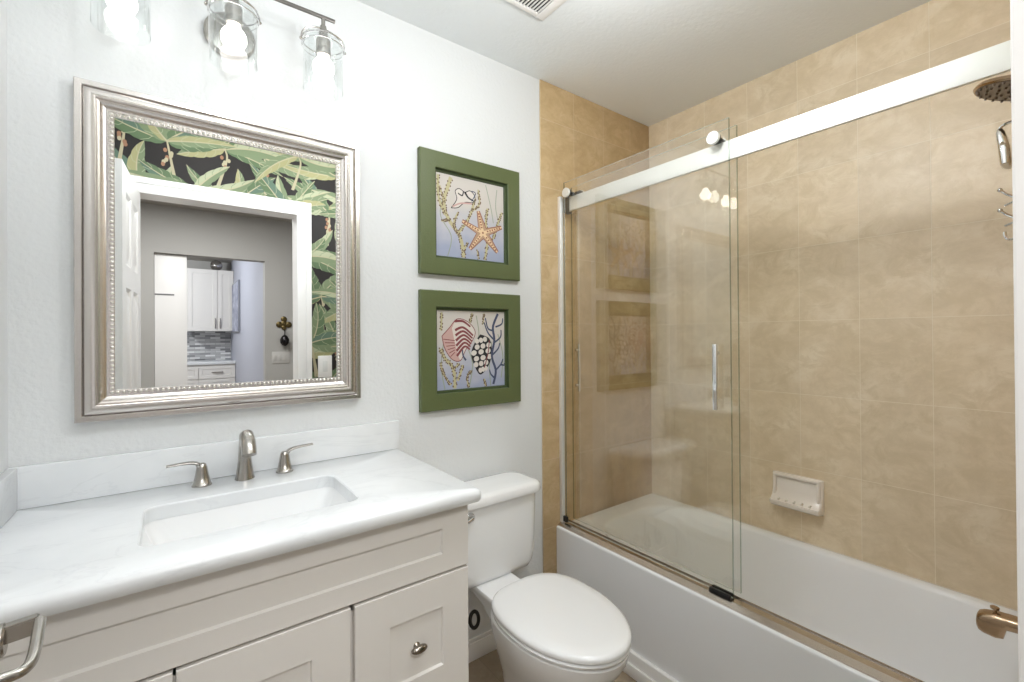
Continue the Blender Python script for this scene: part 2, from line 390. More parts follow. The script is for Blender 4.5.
# panelled bathroom door leaf, swung in along the left wall
HX, HY, LX, LY = -.136, .064, -.170, .63
dv = Vector((LX - HX, LY - HY, 0)); dl = dv.length; dv.normalize(); dn = Vector((dv.y, -dv.x, 0))     # dn looks into the room (+X)
b = NB()
def dpt(s, n, z): p = Vector((HX, HY, 0)) + dv * s + dn * n; return (p.x, p.y, z)
def dring(s0, s1, z0, z1, n): return [b.verts.new(dpt(*q)) for q in ((s0, n, z0), (s1, n, z0), (s1, n, z1), (s0, n, z1))]
def quadring(a, c):
    for k in range(4): b.faces.new((a[k], a[(k + 1) % 4], c[(k + 1) % 4], c[k]))
TH = .035; zt, zb = 2.032, FZ + .008
st = .095; ph = [(zb + .2, .62), (.80, 1.50), (1.60, zt - .11)]
for side, n0, sg in ((0, 0, 1), (1, -TH, -1)):
    ss = [0, st, dl / 2 - .035, dl / 2 + .035, dl - st, dl]; zs = sorted([zb, zt] + [z for p in ph for z in p])
    for i in range(5):
        for j in range(len(zs) - 1):
            hole = i in (1, 3) and any(abs(zs[j] - p[0]) < 1e-6 for p in ph)
            r = dring(ss[i], ss[i + 1], zs[j], zs[j + 1], n0)
            if not hole: b.faces.new(r); continue
            r2 = dring(ss[i] + .014, ss[i + 1] - .014, zs[j] + .014, zs[j + 1] - .014, n0 - sg * .009)
            r3 = dring(ss[i] + .03, ss[i + 1] - .03, zs[j] + .03, zs[j + 1] - .03, n0 - sg * .009)
            r4 = dring(ss[i] + .045, ss[i + 1] - .045, zs[j] + .045, zs[j + 1] - .045, n0 - sg * .002)
            quadring(r, r2); quadring(r2, r3); quadring(r3, r4); b.faces.new(r4)
A = dring(0, dl, zb, zt, 0); B_ = dring(0, dl, zb, zt, -TH); quadring(A, B_)
bmesh.ops.remove_doubles(b, verts=b.verts, dist=1e-5)
door = struct(finish('door_1', b, TRIM, smooth=30), 'white panelled door standing open along the left wall')
LZ = 1.018
def dp(s, n, z=0): return Vector(dpt(s, n, LZ + z))
hs = dl - .060
b = NB(); lathe(b, dp(hs, 0), dn, [(0, .032), (.006, .032), (.009, .029)]); lathe(b, dp(hs, .009), dn, [(0, .016), (.030, .0125), (.031, .0135), (.0405, .0135), (.042, .012)])
hd = finish('door_handle', b, NICK, door, smooth=35)
b = NB()                                                     # flat lever: neck out, square corner, then back towards the hinge
path = [(hs, .05), (hs, .062), (hs, .072)]
def bar(bm, pts, hz, th):
    loops = []
    for k, (s_, n_, z_) in enumerate(pts):
        a, c = pts[max(k - 1, 0)], pts[min(k + 1, len(pts) - 1)]; d = Vector((c[0] - a[0], c[1] - a[1])).normalized(); nx = Vector((-d.y, d.x)) * th / 2
        h = hz[k] if isinstance(hz, list) else hz
        loops.append([dp(s_ + nx.x, n_ + nx.y, z_ - h), dp(s_ - nx.x, n_ - nx.y, z_ - h), dp(s_ - nx.x, n_ - nx.y, z_ + h), dp(s_ + nx.x, n_ + nx.y, z_ + h)])
    loft(bm, loops)
LP = [(-.0945, .570, 1.028), (-.0935, .556, 1.0235), (-.0925, .540, 1.018), (-.0925, .525, 1.0155), (-.096, .515, 1.0155), (-.105, .510, 1.017), (-.122, .507, 1.019), (-.140, .506, 1.020)]
bar(b, [(hs, .041, .004), (hs, .071, .006)], .0075, .010)
bmesh.ops.bevel(b, geom=list(b.edges), offset=.0012, segments=2, affect='EDGES')
sm = []
for k in range(len(LP) - 1):
    P_ = [Vector(LP[max(k - 1, 0)]), Vector(LP[k]), Vector(LP[k + 1]), Vector(LP[min(k + 2, len(LP) - 1)])]
    for q in range(6):
        t_ = q / 6; sm.append(.5 * ((2 * P_[1]) + (P_[2] - P_[0]) * t_ + (2 * P_[0] - 5 * P_[1] + 4 * P_[2] - P_[3]) * t_ ** 2 + (3 * P_[1] - P_[0] - 3 * P_[2] + P_[3]) * t_ ** 3))
tube(b, sm, [.0042] * (len(sm) - 3) + [.004, .0036, .0025], 14)
finish('lever', b, NICK, hd, smooth=35)

# ================================================================== BATHTUB
b = NB()
TX0, TX1, TY0, TY1, TZ = 1.424, XR - .007, YF + .009, YB - .009, .391
tc_, th_ = ((TX0 + TX1) / 2, (TY0 + TY1) / 2), ((TX1 - TX0) / 2, (TY1 - TY0) / 2)
bc, bh = (1.808, .80), (.297, .655)
loops = [rrect(*tc_, th_[0], th_[1], .002, FZ, 10), rrect(*tc_, th_[0], th_[1], .002, TZ - .012, 10), rrect(*tc_, th_[0], th_[1], .002, TZ - .006, 10),
         rrect(*tc_, th_[0] - .001, th_[1] - .001, .003, TZ - .0025, 10), rrect(*tc_, th_[0] - .0035, th_[1] - .0025, .004, TZ - .0004, 10), rrect(*tc_, th_[0] - .007, th_[1] - .005, .005, TZ, 10), rrect(*tc_, th_[0] - .012, th_[1] - .009, .006, TZ, 10),
         rrect(*bc, bh[0] + .014, bh[1] + .014, .2, TZ, 10), rrect(*bc, bh[0] + .004, bh[1] + .004, .195, TZ - .004, 10), rrect(*bc, bh[0] - .003, bh[1] - .004, .19, TZ - .016, 10),
         rrect(bc[0], bc[1] - .01, bh[0] - .012, bh[1] - .03, .19, TZ - .12, 10), rrect(bc[0], bc[1] - .03, bh[0] - .03, bh[1] - .07, .18, .12, 10),
         rrect(bc[0], bc[1] - .04, bh[0] - .06, bh[1] - .11, .16, .055, 10), rrect(bc[0], bc[1] - .04, bh[0] - .1, bh[1] - .16, .14, .035, 10)]
loft(b, loops, True, True)
tub = tag(finish('bathtub', b, ACRY, smooth=45), 'white alcove bathtub behind the sliding glass doors', 'bathtub')
b = NB(); lathe(b, (1.8, .26, .0355), (0, 0, 1), [(0, .03), (.003, .029)]); finish('drain', b, BRON, tub)
b = NB(); box(b, 1.409, 1.427, .07, YB - .009, FZ, .052, bev=.003); box(b, 1.398, 1.4085, .07, YB - .009, FZ, .012, bev=.004)
struct(finish('baseboard_tub', b, TRIM, smooth=30), 'white base trim along the foot of the tub')

# ================================================================== SLIDING SHOWER DOORS
t = thing('shower_door_frame', (1.47, .8, TZ), 'metal shower door frame with flat top rail and bottom track on the tub rim', 'shower frame')
b = NB(); box(b, 1.484, 1.497, YF + .009, YB - .010, 1.857, 1.922, bev=.0015); finish('top_rail', b, SATIN, t, smooth=30)
b = NB()
P0 = [(1.4335, TZ), (1.4335, TZ + .004), (1.455, TZ + .0135), (1.481, TZ + .0135), (1.481, TZ + .006), (1.497, TZ + .006), (1.497, TZ + .013), (1.5, TZ + .013), (1.5, TZ)]
loft(b, [[(x, y, z) for x, z in P0] for y in (YF + .009, YB - .009)]); finish('bottom_track', b, TRK, t, smooth=20)
for nm, y0, y1 in (('jamb', YB - .026, YB - .0085), ('jamb', YF + .0085, YF + .026)):
    b = NB(); box(b, 1.447, 1.466, y0, y1, TZ + .0138, 1.925, bev=.0015); finish(nm, b, SATIN, t, smooth=30)
for y0, y1 in ((YB - .05, YB - .026), (YF + .0262, YF + .05)):
    b = NB(); box(b, 1.481, 1.5, y0, y1, 1.846, 1.853, bev=.001); box(b, 1.4805, 1.4838, y0, y1, 1.853, 1.926, bev=.001); finish('rail_bracket', b, DARK, t, smooth=30)
b = NB(); box(b, 1.4825, 1.4965, .765, .845, TZ + .0065, TZ + .0125); 
box(b, 1.452, 1.4625, .765, .838, TZ + .0138, TZ + .03, bev=.003); box(b, 1.4715, 1.480, .765, .838, TZ + .0138, TZ + .03, bev=.003); box(b, 1.452, 1.480, .765, .838, TZ + .0136, TZ + .0185); finish('door_guide', b, DARK, t, smooth=30)
b = NB(); box(b, 1.450, 1.4622, 1.528, YB - .027, TZ + .020, TZ + .046, bev=.003); finish('bumper', b, DARK, t, smooth=30)
def sliding(x0, x1, y0, y1, z0, z1, label, side, hy, hz0, hz1, ry):
    d = thing('sliding_glass_door', ((x0 + x1) / 2, (y0 + y1) / 2, z0), label, 'glass door', 'sliding glass doors over the tub')
    b = NB(); box(b, x0, x1, y0, y1, z0, z1, bev=.0008, seg=1); g_ = finish('glass_panel', b, [GLASS, GEDGE, GTOP], d, smooth=0)
    for p_ in g_.data.polygons:
        if abs(p_.normal.y) > .5: p_.material_index = 1
        elif abs(p_.normal.z) > .5: p_.material_index = 2
    xs = x0 if side < 0 else x1
    b = NB(); box(b, *sorted((xs + side * .016, xs + side * .026)), hy - .0075, hy + .0075, hz0, hz1, bev=.002)
    h = finish('handle', b, CHRO, d, smooth=30)
    b = NB()
    for z in (hz0 + .03, hz1 - .03): lathe(b, (xs, hy, z), (side, 0, 0), [(0, .006), (.017, .006)], 12)
    finish('standoff', b, CHRO, h)
    for y in ry:
        b = NB()
        if side < 0: lathe(b, (x0, y, 1.9325), (-1, 0, 0), [(0, .0190), (.009, .0190), (.0095, .018)], 28)
        else: lathe(b, (x1, y, 1.9325), (1, 0, 0), [(0, .0190), (.009, .0190), (.0095, .018)], 28)
        q = finish('roller', b, DARK, d, smooth=35)
        b = NB(); lathe(b, ((x0 - .0095) if side < 0 else (x1 + .0095), y, 1.9325), (side, 0, 0), [(0, .0215), (.009, .0215), (.0105, .0205)], 28); finish('roller_cap', b, SATIN, q, smooth=35)
        b = NB(); lathe(b, (x1 if side < 0 else x0, y, 1.9325), (-side, 0, 0), [(0, .0100), (.0245 if side < 0 else .013, .0100)], 24); finish('wheel', b, DARK, q, smooth=35)
    return d
sliding(1.463, 1.471, .7605, 1.548, .4105, 1.989, 'outer glass shower door in front of the top rail with round roller caps', -1, .803, 1.024, 1.243, (.806, 1.515))
sliding(1.510, 1.518, .7585, 1.548, .4105, 1.976, 'inner glass shower door behind the top rail nearer the tub', 1, 1.532, 1.010, 1.236, (.82, 1.5))

# soap dish
b = NB(); X = XR - .006
yc, hw = .828, .088
prof = [(0, .668), (.012, .668), (.016, .662), (.016, .600), (.030, .570), (.050, .551), (.058, .552), (.058, .540), (.045, .530), (.015, .523), (0, .523)]
def dish(y, s, z0=0): return [(X - d * s, y, .595 + (z - .595) * (1 if s == 1 else .97)) for d, z in prof]
loft(b, [dish(yc - hw - .010, .55), dish(yc - hw - .006, .9), dish(yc - hw, 1), dish(yc + hw, 1), dish(yc + hw + .006, .9), dish(yc + hw + .010, .55)])
sd = tag(finish('soap_dish', b, mat('pale pink ceramic', (238, 230, 221), .15, coat=.3), smooth=50), 'pale ceramic soap dish set in the beige tiled wall', 'soap dish')
b = NB()
box(b, X - .028, X - .0165, yc - hw - .003, yc - hw + .010, .545, .662, bev=.004); box(b, X - .028, X - .0165, yc + hw - .010, yc + hw + .003, .545, .662, bev=.004); box(b, X - .028, X - .0165, yc - hw - .003, yc + hw + .003, .654, .667, bev=.004)
finish('rim', b, MATS['pale pink ceramic'], sd, smooth=50)
b = NB()
for k in range(5):
    b = NB(); box(b, X - .052, X - .026, yc - .06 + .03 * k - .004, yc - .06 + .03 * k + .004, .556, .566, bev=.003); finish('drain_ridge', b, MATS['pale pink ceramic'], sd, smooth=50)

# tub spout
t = thing('tub_spout', (1.79, YF + .009, .495), 'warm metal tub spout with a diverter knob above the tub rim', 'tub spout')
b = NB()
def sq(y, hx, zt_, zb_, r=.45): 
    cz, hz = (zt_ + zb_) / 2, (zt_ - zb_) / 2; return [(1.79 + hx * math.copysign(abs(math.cos(a)) ** r, math.cos(a)), y, cz + hz * math.copysign(abs(math.sin(a)) ** r, math.sin(a))) for a in (2 * PI * k / 28 for k in range(28))]
loft(b, [sq(YF + .009, .03, .526, .468, .9), sq(YF + .016, .03, .526, .468, .9), sq(.08, .026, .521, .478, .8), sq(.165, .0255, .517, .481, .7), sq(.184, .0255, .516, .479, .65), sq(.190, .0255, .5155, .453, .6), sq(.205, .0255, .515, .449, .55), sq(.228, .0245, .509, .451, .65), sq(.237, .0225, .504, .455, .7), sq(.241, .018, .496, .463, .8)])
finish('spout_body', b, BRON, t, smooth=40)
b = NB(); lathe(b, (1.79, .207, .511), (0, 0, 1), [(0, .004), (.010, .004), (.011, .009), (.016, .0095), (.018, .007)], 18); finish('diverter_knob', b, BRON, t)

# shower head and chrome fittings on the end wall
t = thing('overhead_shower', (1.79, YF + .009, 2.02), 'round metal shower head below the top rail at the end wall', 'shower head')
b = NB(); lathe(b, (1.79, YF + .008, 2.02), (0, 1, 0), [(0, .03), (.004, .03), (.012, .012)]); tube(b, bez((1.79, YF + .015, 2.02), (1.79, .10, 2.03), (1.79, .125, 2.005), (1.79, .135, 1.955)), .0095); finish('arm', b, BRON, t)
ax = Vector((0, .30, -.95)).normalized(); c0 = Vector((1.79, .135, 1.960))
b = NB(); lathe(b, c0, ax, [(0, .012), (.012, .016), (.02, .03), (.03, .062), (.037, .088), (.046, .092), (.05, .089)], 40); finish('rose', b, BRON, t, smooth=35)
b = NB(); lathe(b, c0 + ax * .0502, ax, [(0, .086), (.001, .085)], 36); u, v_ = frame_of(ax)
for rr, n in ((.02, 6), (.042, 12), (.063, 18), (.08, 24)):
    for k in range(n):
        p = c0 + ax * .051 + u * rr * math.cos(2 * PI * k / n) + v_ * rr * math.sin(2 * PI * k / n); lathe(b, p, ax, [(0, .0034), (.005, .0026)], 8)
finish('nozzle_plate', b, mat('nozzle grey', (120, 108, 98), .35, .7), t, smooth=35)
t = thing('hand_shower', (1.79, YF + .009, 1.77), 'chrome hand shower in its wall bracket below the shower head', 'hand shower')
b = NB(); lathe(b, (1.79, YF + .008, 1.775), (0, 1, 0), [(0, .026), (.006, .026), (.01, .013), (.095, .011)]); finish('bracket', b, CHRO, t)
b = NB(); loft(b, [[(1.79 + x, .175 + y + dy, z) for x, y, _ in rrect(0, 0, hx, hy, .008, 0, 4)] for z, hx, hy, dy in ((1.716, .02, .006, -.002), (1.722, .032, .010, 0), (1.765, .036, .011, .002), (1.806, .034, .009, .008), (1.818, .024, .006, .01))]); finish('head', b, CHRO, t, smooth=45)
b = NB(); tube(b, bez((1.79, .185, 1.818), (1.79, .194, 1.835), (1.79, .16, 1.842), (1.79, .13, 1.83)), .004, 8); tube(b, [(1.79, .13, 1.83), (1.79, .125, 1.78)], .004, 8); finish('wire_loop', b, CHRO, t)
t = thing('shower_hook_rack', (1.79, YF + .009, 1.66), 'small chrome wire rack with hooks under the hand shower', 'hook rack')
b = NB(); lathe(b, (1.79, YF + .008, 1.65), (0, 1, 0), [(0, .018), (.005, .018), (.01, .006), (.115, .005)], 20); tube(b, [(1.79, .157, 1.655), (1.79, .157, 1.53)], .0035, 8); finish('rod', b, CHRO, t)
for z in (1.625, 1.57):
    b = NB(); tube(b, [(1.79, .15, z), (1.79, .176, z + .02), (1.79, .187, z + .033)], .0035, 8); ball(b, (1.79, .188, z + .034), .006, 10, 8)
    tube(b, [(1.79, .157, z + .0), (1.80, .18, z - .008)], .003, 8); finish('hook', b, CHRO, t)
b = NB(); tube(b, bez((1.79, .157, 1.535), (1.79, .16, 1.52), (1.79, .182, 1.515), (1.79, .18, 1.545)), .0035, 8); finish('hook', b, CHRO, t)

# ================================================================== VANITY
VF, VX0, VX1 = 1.052, XL + .002, .637
t = thing('vanity_cabinet', (.16, 1.3, FZ), 'white shaker bathroom vanity cabinet under the marble top', 'vanity cabinet')
b = NB()
box(b, VX0, VX0 + .018, VF + .019, YB - .002, FZ, .836); box(b, VX1 - .018, VX1, VF + .019, YB - .002, FZ, .836, bev=.001)
box(b, VX0, VX1, YB - .014, YB - .002, FZ, .836); box(b, VX0 + .018, VX1 - .018, VF + .019, YB - .014, .05, .068)
box(b, VX0, VX1, VF + .019, VF + .037, .815, .836); box(b, VX0, VX1, VF + .019, VF + .037, .64, .68); box(b, VX0, VX1, VF + .019, VF + .037, .05, .075)
for x in (VX0, -.012, .312, VX1 - .03): box(b, x, x + .03, VF + .019, VF + .036, .05, .83)
box(b, VX0, VX1, VF + .09, VF + .105, FZ, .05); finish('carcass', b, CABW, t, smooth=30)
b = NB(); shaker(b, VX0 + .004, VX1 - .002, .6635, .8270, VF, .0185, -.225, .558, .7115, .7765); finish('false_drawer_front', b, CABW, t, smooth=0)
def knob(p, x, z):
    b = NB(); lathe(b, (x, VF + .007, z), (0, -1, 0), [(0, .009), (.002, .009), (.006, .005), (.010, .005), (.012, .008)], 16)
    c = Vector((x, VF - .0095, z)); loft(b, [[(x + .0215 * s * math.cos(a), c.y - h, z + .0098 * s * math.sin(a)) for a in (2 * PI * k / 24 for k in range(24))] for h, s in ((-.007, .7), (-.003, .97), (0, 1), (.004, .93), (.008, .7), (.010, .35))])
    finish('knob', b, mat('knob nickel', (150, 142, 132), .25, 1), p, smooth=40)
for z0, z1 in ((.345, .6565), (.06, .3415)):
    b = NB(); shaker(b, .3315, VX1 - .003, z0, z1, VF, .0185, .415, .558, z0 + .081, z1 - .081); d = finish('drawer', b, CABW, t, smooth=0); knob(d, .4865, (z0 + z1) / 2)
for x0, x1, kx in ((.0025, .3225, .04), (VX0 + .004, -.0025, -.04)):
    b = NB(); shaker(b, x0, x1, .06, .6565, VF, .0185, x0 + .083, x1 - .083, .143, .575); d = finish('door', b, CABW, t, smooth=0); knob(d, kx, .36)
# countertop with the sink cut-out
b = NB(); CX0, CX1, CY0, CY1, CT, CB = XL + .0015, .655, 1.012, YB - .0015, .871, .8365
cc, ch = ((CX0 + CX1) / 2, (CY0 + CY1) / 2), ((CX1 - CX0) / 2, (CY1 - CY0) / 2); sc_, sh_ = (.159, 1.263), (.214, .130)
k = 8
loft(b, [rrect(*sc_, sh_[0], sh_[1], .03, CB, k), rrect(*cc, ch[0] - .006, ch[1] - .006, .004, CB, k), rrect(*cc, ch[0] - .002, ch[1] - .002, .006, CB + .006, k), rrect(*cc, *ch, .008, CB + .014, k),
         rrect(*cc, *ch, .008, CT - .012, k), rrect(*cc, ch[0] - .003, ch[1] - .003, .008, CT - .004, k), rrect(*cc, ch[0] - .01, ch[1] - .01, .008, CT, k),
         rrect(*sc_, sh_[0] + .003, sh_[1] + .003, .032, CT, k), rrect(*sc_, sh_[0], sh_[1], .03, CT - .003, k), rrect(*sc_, sh_[0], sh_[1], .03, CB, k)], False, False)
bmesh.ops.remove_doubles(b, verts=b.verts, dist=1e-5)
ct = tag(finish('countertop', b, MARB, smooth=40), 'white marble vanity top with rounded front edge and a sink cut-out', 'countertop')
b = NB(); box(b, CX0, .654, 1.559, YB - .0015, CT + .0003, .972, bev=.002); finish('backsplash', b, MARB, ct, smooth=30)
b = NB(); box(b, CX0, XL + .020, 1.03, 1.5585, CT + .0003, .972, bev=.002); finish('side_splash', b, MARB, ct, smooth=30)
b = NB()
loft(b, [rrect(*sc_, sh_[0] + .02, sh_[1] + .02, .04, CB - .02, k), rrect(*sc_, sh_[0] + .02, sh_[1] + .02, .04, CB - .0005, k), rrect(*sc_, sh_[0] + .001, sh_[1] + .001, .03, CB - .0005, k), rrect(*sc_, sh_[0] - .002, sh_[1] - .002, .035, CB - .012, k),
         rrect(sc_[0], sc_[1] + .003, sh_[0] - .025, sh_[1] - .016, .04, .775, k), rrect(sc_[0], sc_[1] + .004, sh_[0] - .05, sh_[1] - .03, .04, .737, k), rrect(sc_[0], sc_[1] + .004, sh_[0] - .075, sh_[1] - .05, .035, .725, k)], False, True)
sk = tag(finish('sink', b, CERA, smooth=50), 'white rectangular sink set into the marble vanity top', 'sink')
b = NB(); lathe(b, (sc_[0], sc_[1] + .02, .7255), (0, 0, 1), [(0, .022), (.003, .021)]); finish('drain', b, NICK, sk)
# faucet
FYY = 1.507
t = thing('faucet', (.164, FYY, CT), 'brushed nickel three piece faucet behind the vanity sink', 'faucet')
b = NB()
pts = [(.164, FYY, CT + .0005), (.164, FYY, CT + .012), (.164, FYY, CT + .05), (.164, FYY - .001, CT + .08), (.164, FYY - .007, CT + .106), (.164, FYY - .022, CT + .125), (.164, FYY - .046, CT + .130), (.164, FYY - .070, CT + .120), (.164, FYY - .088, CT + .102), (.164, FYY - .096, CT + .086)]
tube(b, pts, [.0255, .0225, .0175, .0155, .0155, .0165, .0175, .0185, .0185, .0180], 24)
finish('spout', b, NICK, t, smooth=50)
for x, sg in ((.062, -1), (.268, 1)):
    b = NB(); lathe(b, (x, FYY, CT + .0005), (0, 0, 1), [(0, .0235), (.004, .0235), (.006, .021), (.03, .0155), (.05, .0125), (.058, .010), (.061, .006)], 28); h = finish('handle', b, NICK, t, smooth=40)
    b = NB(); pp = bez((x, FYY, CT + .045), (x + sg * .004, FYY, CT + .066), (x + sg * .02, FYY - .002, CT + .07), (x + sg * .078, FYY - .006, CT + (.066 if sg < 0 else .073)))
    loft(b, [[p + Vector((0, wy * math.cos(a), hz * math.sin(a))) if k_ > 3 else p + Vector((.010 * math.cos(a), .010 * math.sin(a), 0)) for a in (2 * PI * q / 16 for q in range(16))] for k_, p in enumerate(pp) for wy, hz in [(.0120 - .0055 * abs(k_ / 14 - .2), .0066 - .0034 * k_ / 14)]])
    finish('lever', b, NICK, h, smooth=60)

# ================================================================== MIRROR
def sweep_frame(bm, x0, x1, z0, z1, y, prof, mi=0):
    """mitred frame; prof = (inset from the outer edge, height off the wall)"""
    rings = []
    for (ins, hgt) in prof: rings.append([bm.verts.new(p) for p in ((x0 + ins, y - hgt, z0 + ins), (x1 - ins, y - hgt, z0 + ins), (x1 - ins, y - hgt, z1 - ins), (x0 + ins, y - hgt, z1 - ins))])
    for a, c in zip(rings, rings[1:]):
        for k in range(4): bm.faces.new((a[k], a[(k + 1) % 4], c[(k + 1) % 4], c[k])).material_index = mi
MX0, MX1, MZ0, MZ1 = -.198, .515, 1.065, 1.931
t = thing('wall_mirror', (.16, YB, MZ0), 'large framed mirror in champagne silver above the vanity sink', 'mirror')
b = NB()
pr = [(0, .001), (0, .024), (.002, .0265), (.0135, .0265), (.0155, .025), (.0165, .0215)]
for k in range(11): a = R(180 - 125 * k / 10); pr.append((.0325 + .016 * math.cos(a), .0215 + .0125 * math.sin(a)))
pr += [(.0435, .0285), (.0455, .0300), (.0495, .0285)]
for k in range(7): a = k / 6; pr.append((.0505 + .0105 * a, .0270 - .0085 * (a ** .6)))
pr += [(.0665, .0185), (.0665, .0175), (.0755, .0165), (.0765, .0155), (.0765, .004)]
sweep_frame(b, MX0, MX1, MZ0, MZ1, YB, pr); finish('frame', b, SILV, t, smooth=28)
b = NB(); ins = .071; n = 0
for (p, q) in (((MX0 + ins, MZ0 + ins), (MX1 - ins, MZ0 + ins)), ((MX1 - ins, MZ0 + ins), (MX1 - ins, MZ1 - ins)), ((MX1 - ins, MZ1 - ins), (MX0 + ins, MZ1 - ins)), ((MX0 + ins, MZ1 - ins), (MX0 + ins, MZ0 + ins))):
    L = math.hypot(q[0] - p[0], q[1] - p[1]); m_ = int(L / .0115)
    for k in range(m_):
        f_ = k / m_; x, z = p[0] + (q[0] - p[0]) * f_, p[1] + (q[1] - p[1]) * f_
        r = .0043 if k % 5 else .0050
        lathe(b, (x, YB - .0155, z), (0, -1, 0), [(0, r), (.002, r * .9), (.0037, r * .6), (.0045, .0006)], 8)
finish('bead_trim', b, BEAD, t, smooth=60)
b = NB(); ii = .0755
x0, x1, z0, z1 = MX0 + ii, MX1 - ii, MZ0 + ii, MZ1 - ii
box(b, x0, x1, YB - .012, YB - .003, z0, z1); finish('mirror_glass', b, MIRROR, t, smooth=0)

# ================================================================== PICTURES
INK = [mat('print cream', (216, 212, 204), .7), mat('wash blue', (176, 184, 208), .7), mat('coral straw', (186, 178, 140), .7), mat('ink brown', (112, 92, 72), .7), mat('ink black', (34, 32, 36), .7), mat('star tan', (178, 146, 120), .7),
       mat('star cream', (224, 196, 158), .7), mat('shell white', (214, 207, 200), .7), mat('shell maroon', (128, 62, 66), .7), mat('shell pink', (196, 160, 154), .7), mat('ink blue', (66, 74, 100), .7), mat('weed grey green', (150, 160, 140), .7), mat('star rust', (142, 88, 70), .7)]
def print_mat():
    m = bpy.data.materials.new('painted paper'); m.use_nodes = True; nt = m.node_tree; b_ = nt.nodes['Principled BSDF']; b_.inputs['Roughness'].default_value = .7
    tc = nt.nodes.new('ShaderNodeTexCoord'); sp = nt.nodes.new('ShaderNodeSeparateXYZ'); nt.links.new(tc.outputs['Generated'], sp.inputs[0])
    n = noise(nt, tc.outputs['Generated'], 3, 4)
    a = nt.nodes.new('ShaderNodeMath'); a.operation = 'MULTIPLY_ADD'; nt.links.new(n, a.inputs[0]); a.inputs[1].default_value = .7; nt.links.new(sp.outputs['Z'], a.inputs[2])
    nt.links.new(ramp(nt, a.outputs[0], [(.45, srgb(158, 165, 188)), (.75, srgb(186, 186, 194)), (1.0, srgb(202, 196, 190))]), b_.inputs['Base Color'])
    return m
PAPER = print_mat()
def coral(fl, pts, wd=.06):
    wd *= .72; c = curve2(pts); fl.stroke(c, wd, 2)
    for k in range(1, len(c) - 1):
        for s in (-1, 1):
            if random.random() < .8: fl.dot(c[k][0] + s * wd * random.uniform(.3, .65), c[k][1] + random.uniform(-.015, .015), .010, .012, 3, 7)
def art_star(fl):
    for p in (((.15, .0), (.2, .25), (.05, .5), (.12, .8)), ((.72, .98), (.8, .7), (.84, .5)), ((.9, .95), (.88, .7), (.95, .45))): fl.stroke(curve2(p), .012, 11)
    coral(fl, ((.38, 0), (.33, .25), (.17, .45), (.1, .65), (.2, .98)), .07); coral(fl, ((.3, .3), (.42, .45), (.5, .6), (.55, .78)), .05); coral(fl, ((.7, .0), (.74, .25), (.72, .5), (.75, .68)), .05)
    coral(fl, ((.02, .98), (.03, .7), (.12, .5)), .05); coral(fl, ((.84, .3), (.9, .48), (.98, .66)), .045); coral(fl, ((.36, .06), (.44, .2)), .04); coral(fl, ((.33, .25), (.24, .4), (.3, .56)), .04); coral(fl, ((.17, .45), (.06, .42)), .035); coral(fl, ((.74, .25), (.84, .3)), .035); coral(fl, ((.52, .62), (.62, .72), (.6, .9)), .035); coral(fl, ((.1, .65), (.04, .85)), .035); coral(fl, ((.6, .0), (.58, .12)), .03)
    sh = curve2([(.2, .60), (.3, .62), (.4, .7), (.52, .72), (.55, .8), (.48, .86), (.4, .83), (.32, .86), (.26, .82), (.28, .72), (.2, .60)]); fl.poly(sh, 7); fl.stroke(sh, .010, 4)
    fl.stroke(curve2([(.4, .83), (.45, .77), (.53, .74)]), .03, 4, .5); fl.stroke(curve2([(.3, .8), (.36, .78), (.38, .84)]), .016, 4); fl.stroke(curve2([(.22, .62), (.34, .68), (.5, .7)]), .02, 9); fl.stroke(curve2([(.5, .73), (.56, .84), (.5, .86)]), .012, 10)
    c = (.67, .35)
    tips = [(.36, .46), (.60, .62), (.97, .46), (.90, .12), (.47, .12)]
    pts = []
    for k, tp in enumerate(tips):
        tq = tips[(k + 1) % 5]; m = ((tp[0] + tq[0]) / 2 - c[0], (tp[1] + tq[1]) / 2 - c[1]); l = math.hypot(*m)
        d = (tp[0] - c[0], tp[1] - c[1]); L = math.hypot(*d); nx = (-d[1] / L * .019, d[0] / L * .019)
        pts += [(tp[0] + nx[0], tp[1] + nx[1]), (tp[0] - nx[0], tp[1] - nx[1]), (c[0] + m[0] / l * .10, c[1] + m[1] / l * .075)]
    fl.poly(pts, 5); fl.stroke(pts + pts[:1], .012, 12)
    for tp in tips:
        fl.stroke([c, tp], .045, 6, .6)
        for k in range(2, 8): fl.dot(c[0] + (tp[0] - c[0]) * k / 8, c[1] + (tp[1] - c[1]) * k / 8, .014, .012, 12, 6)
    fl.dot(*c, .03, .03, 6); fl.dot(*c, .014, .014, 12)
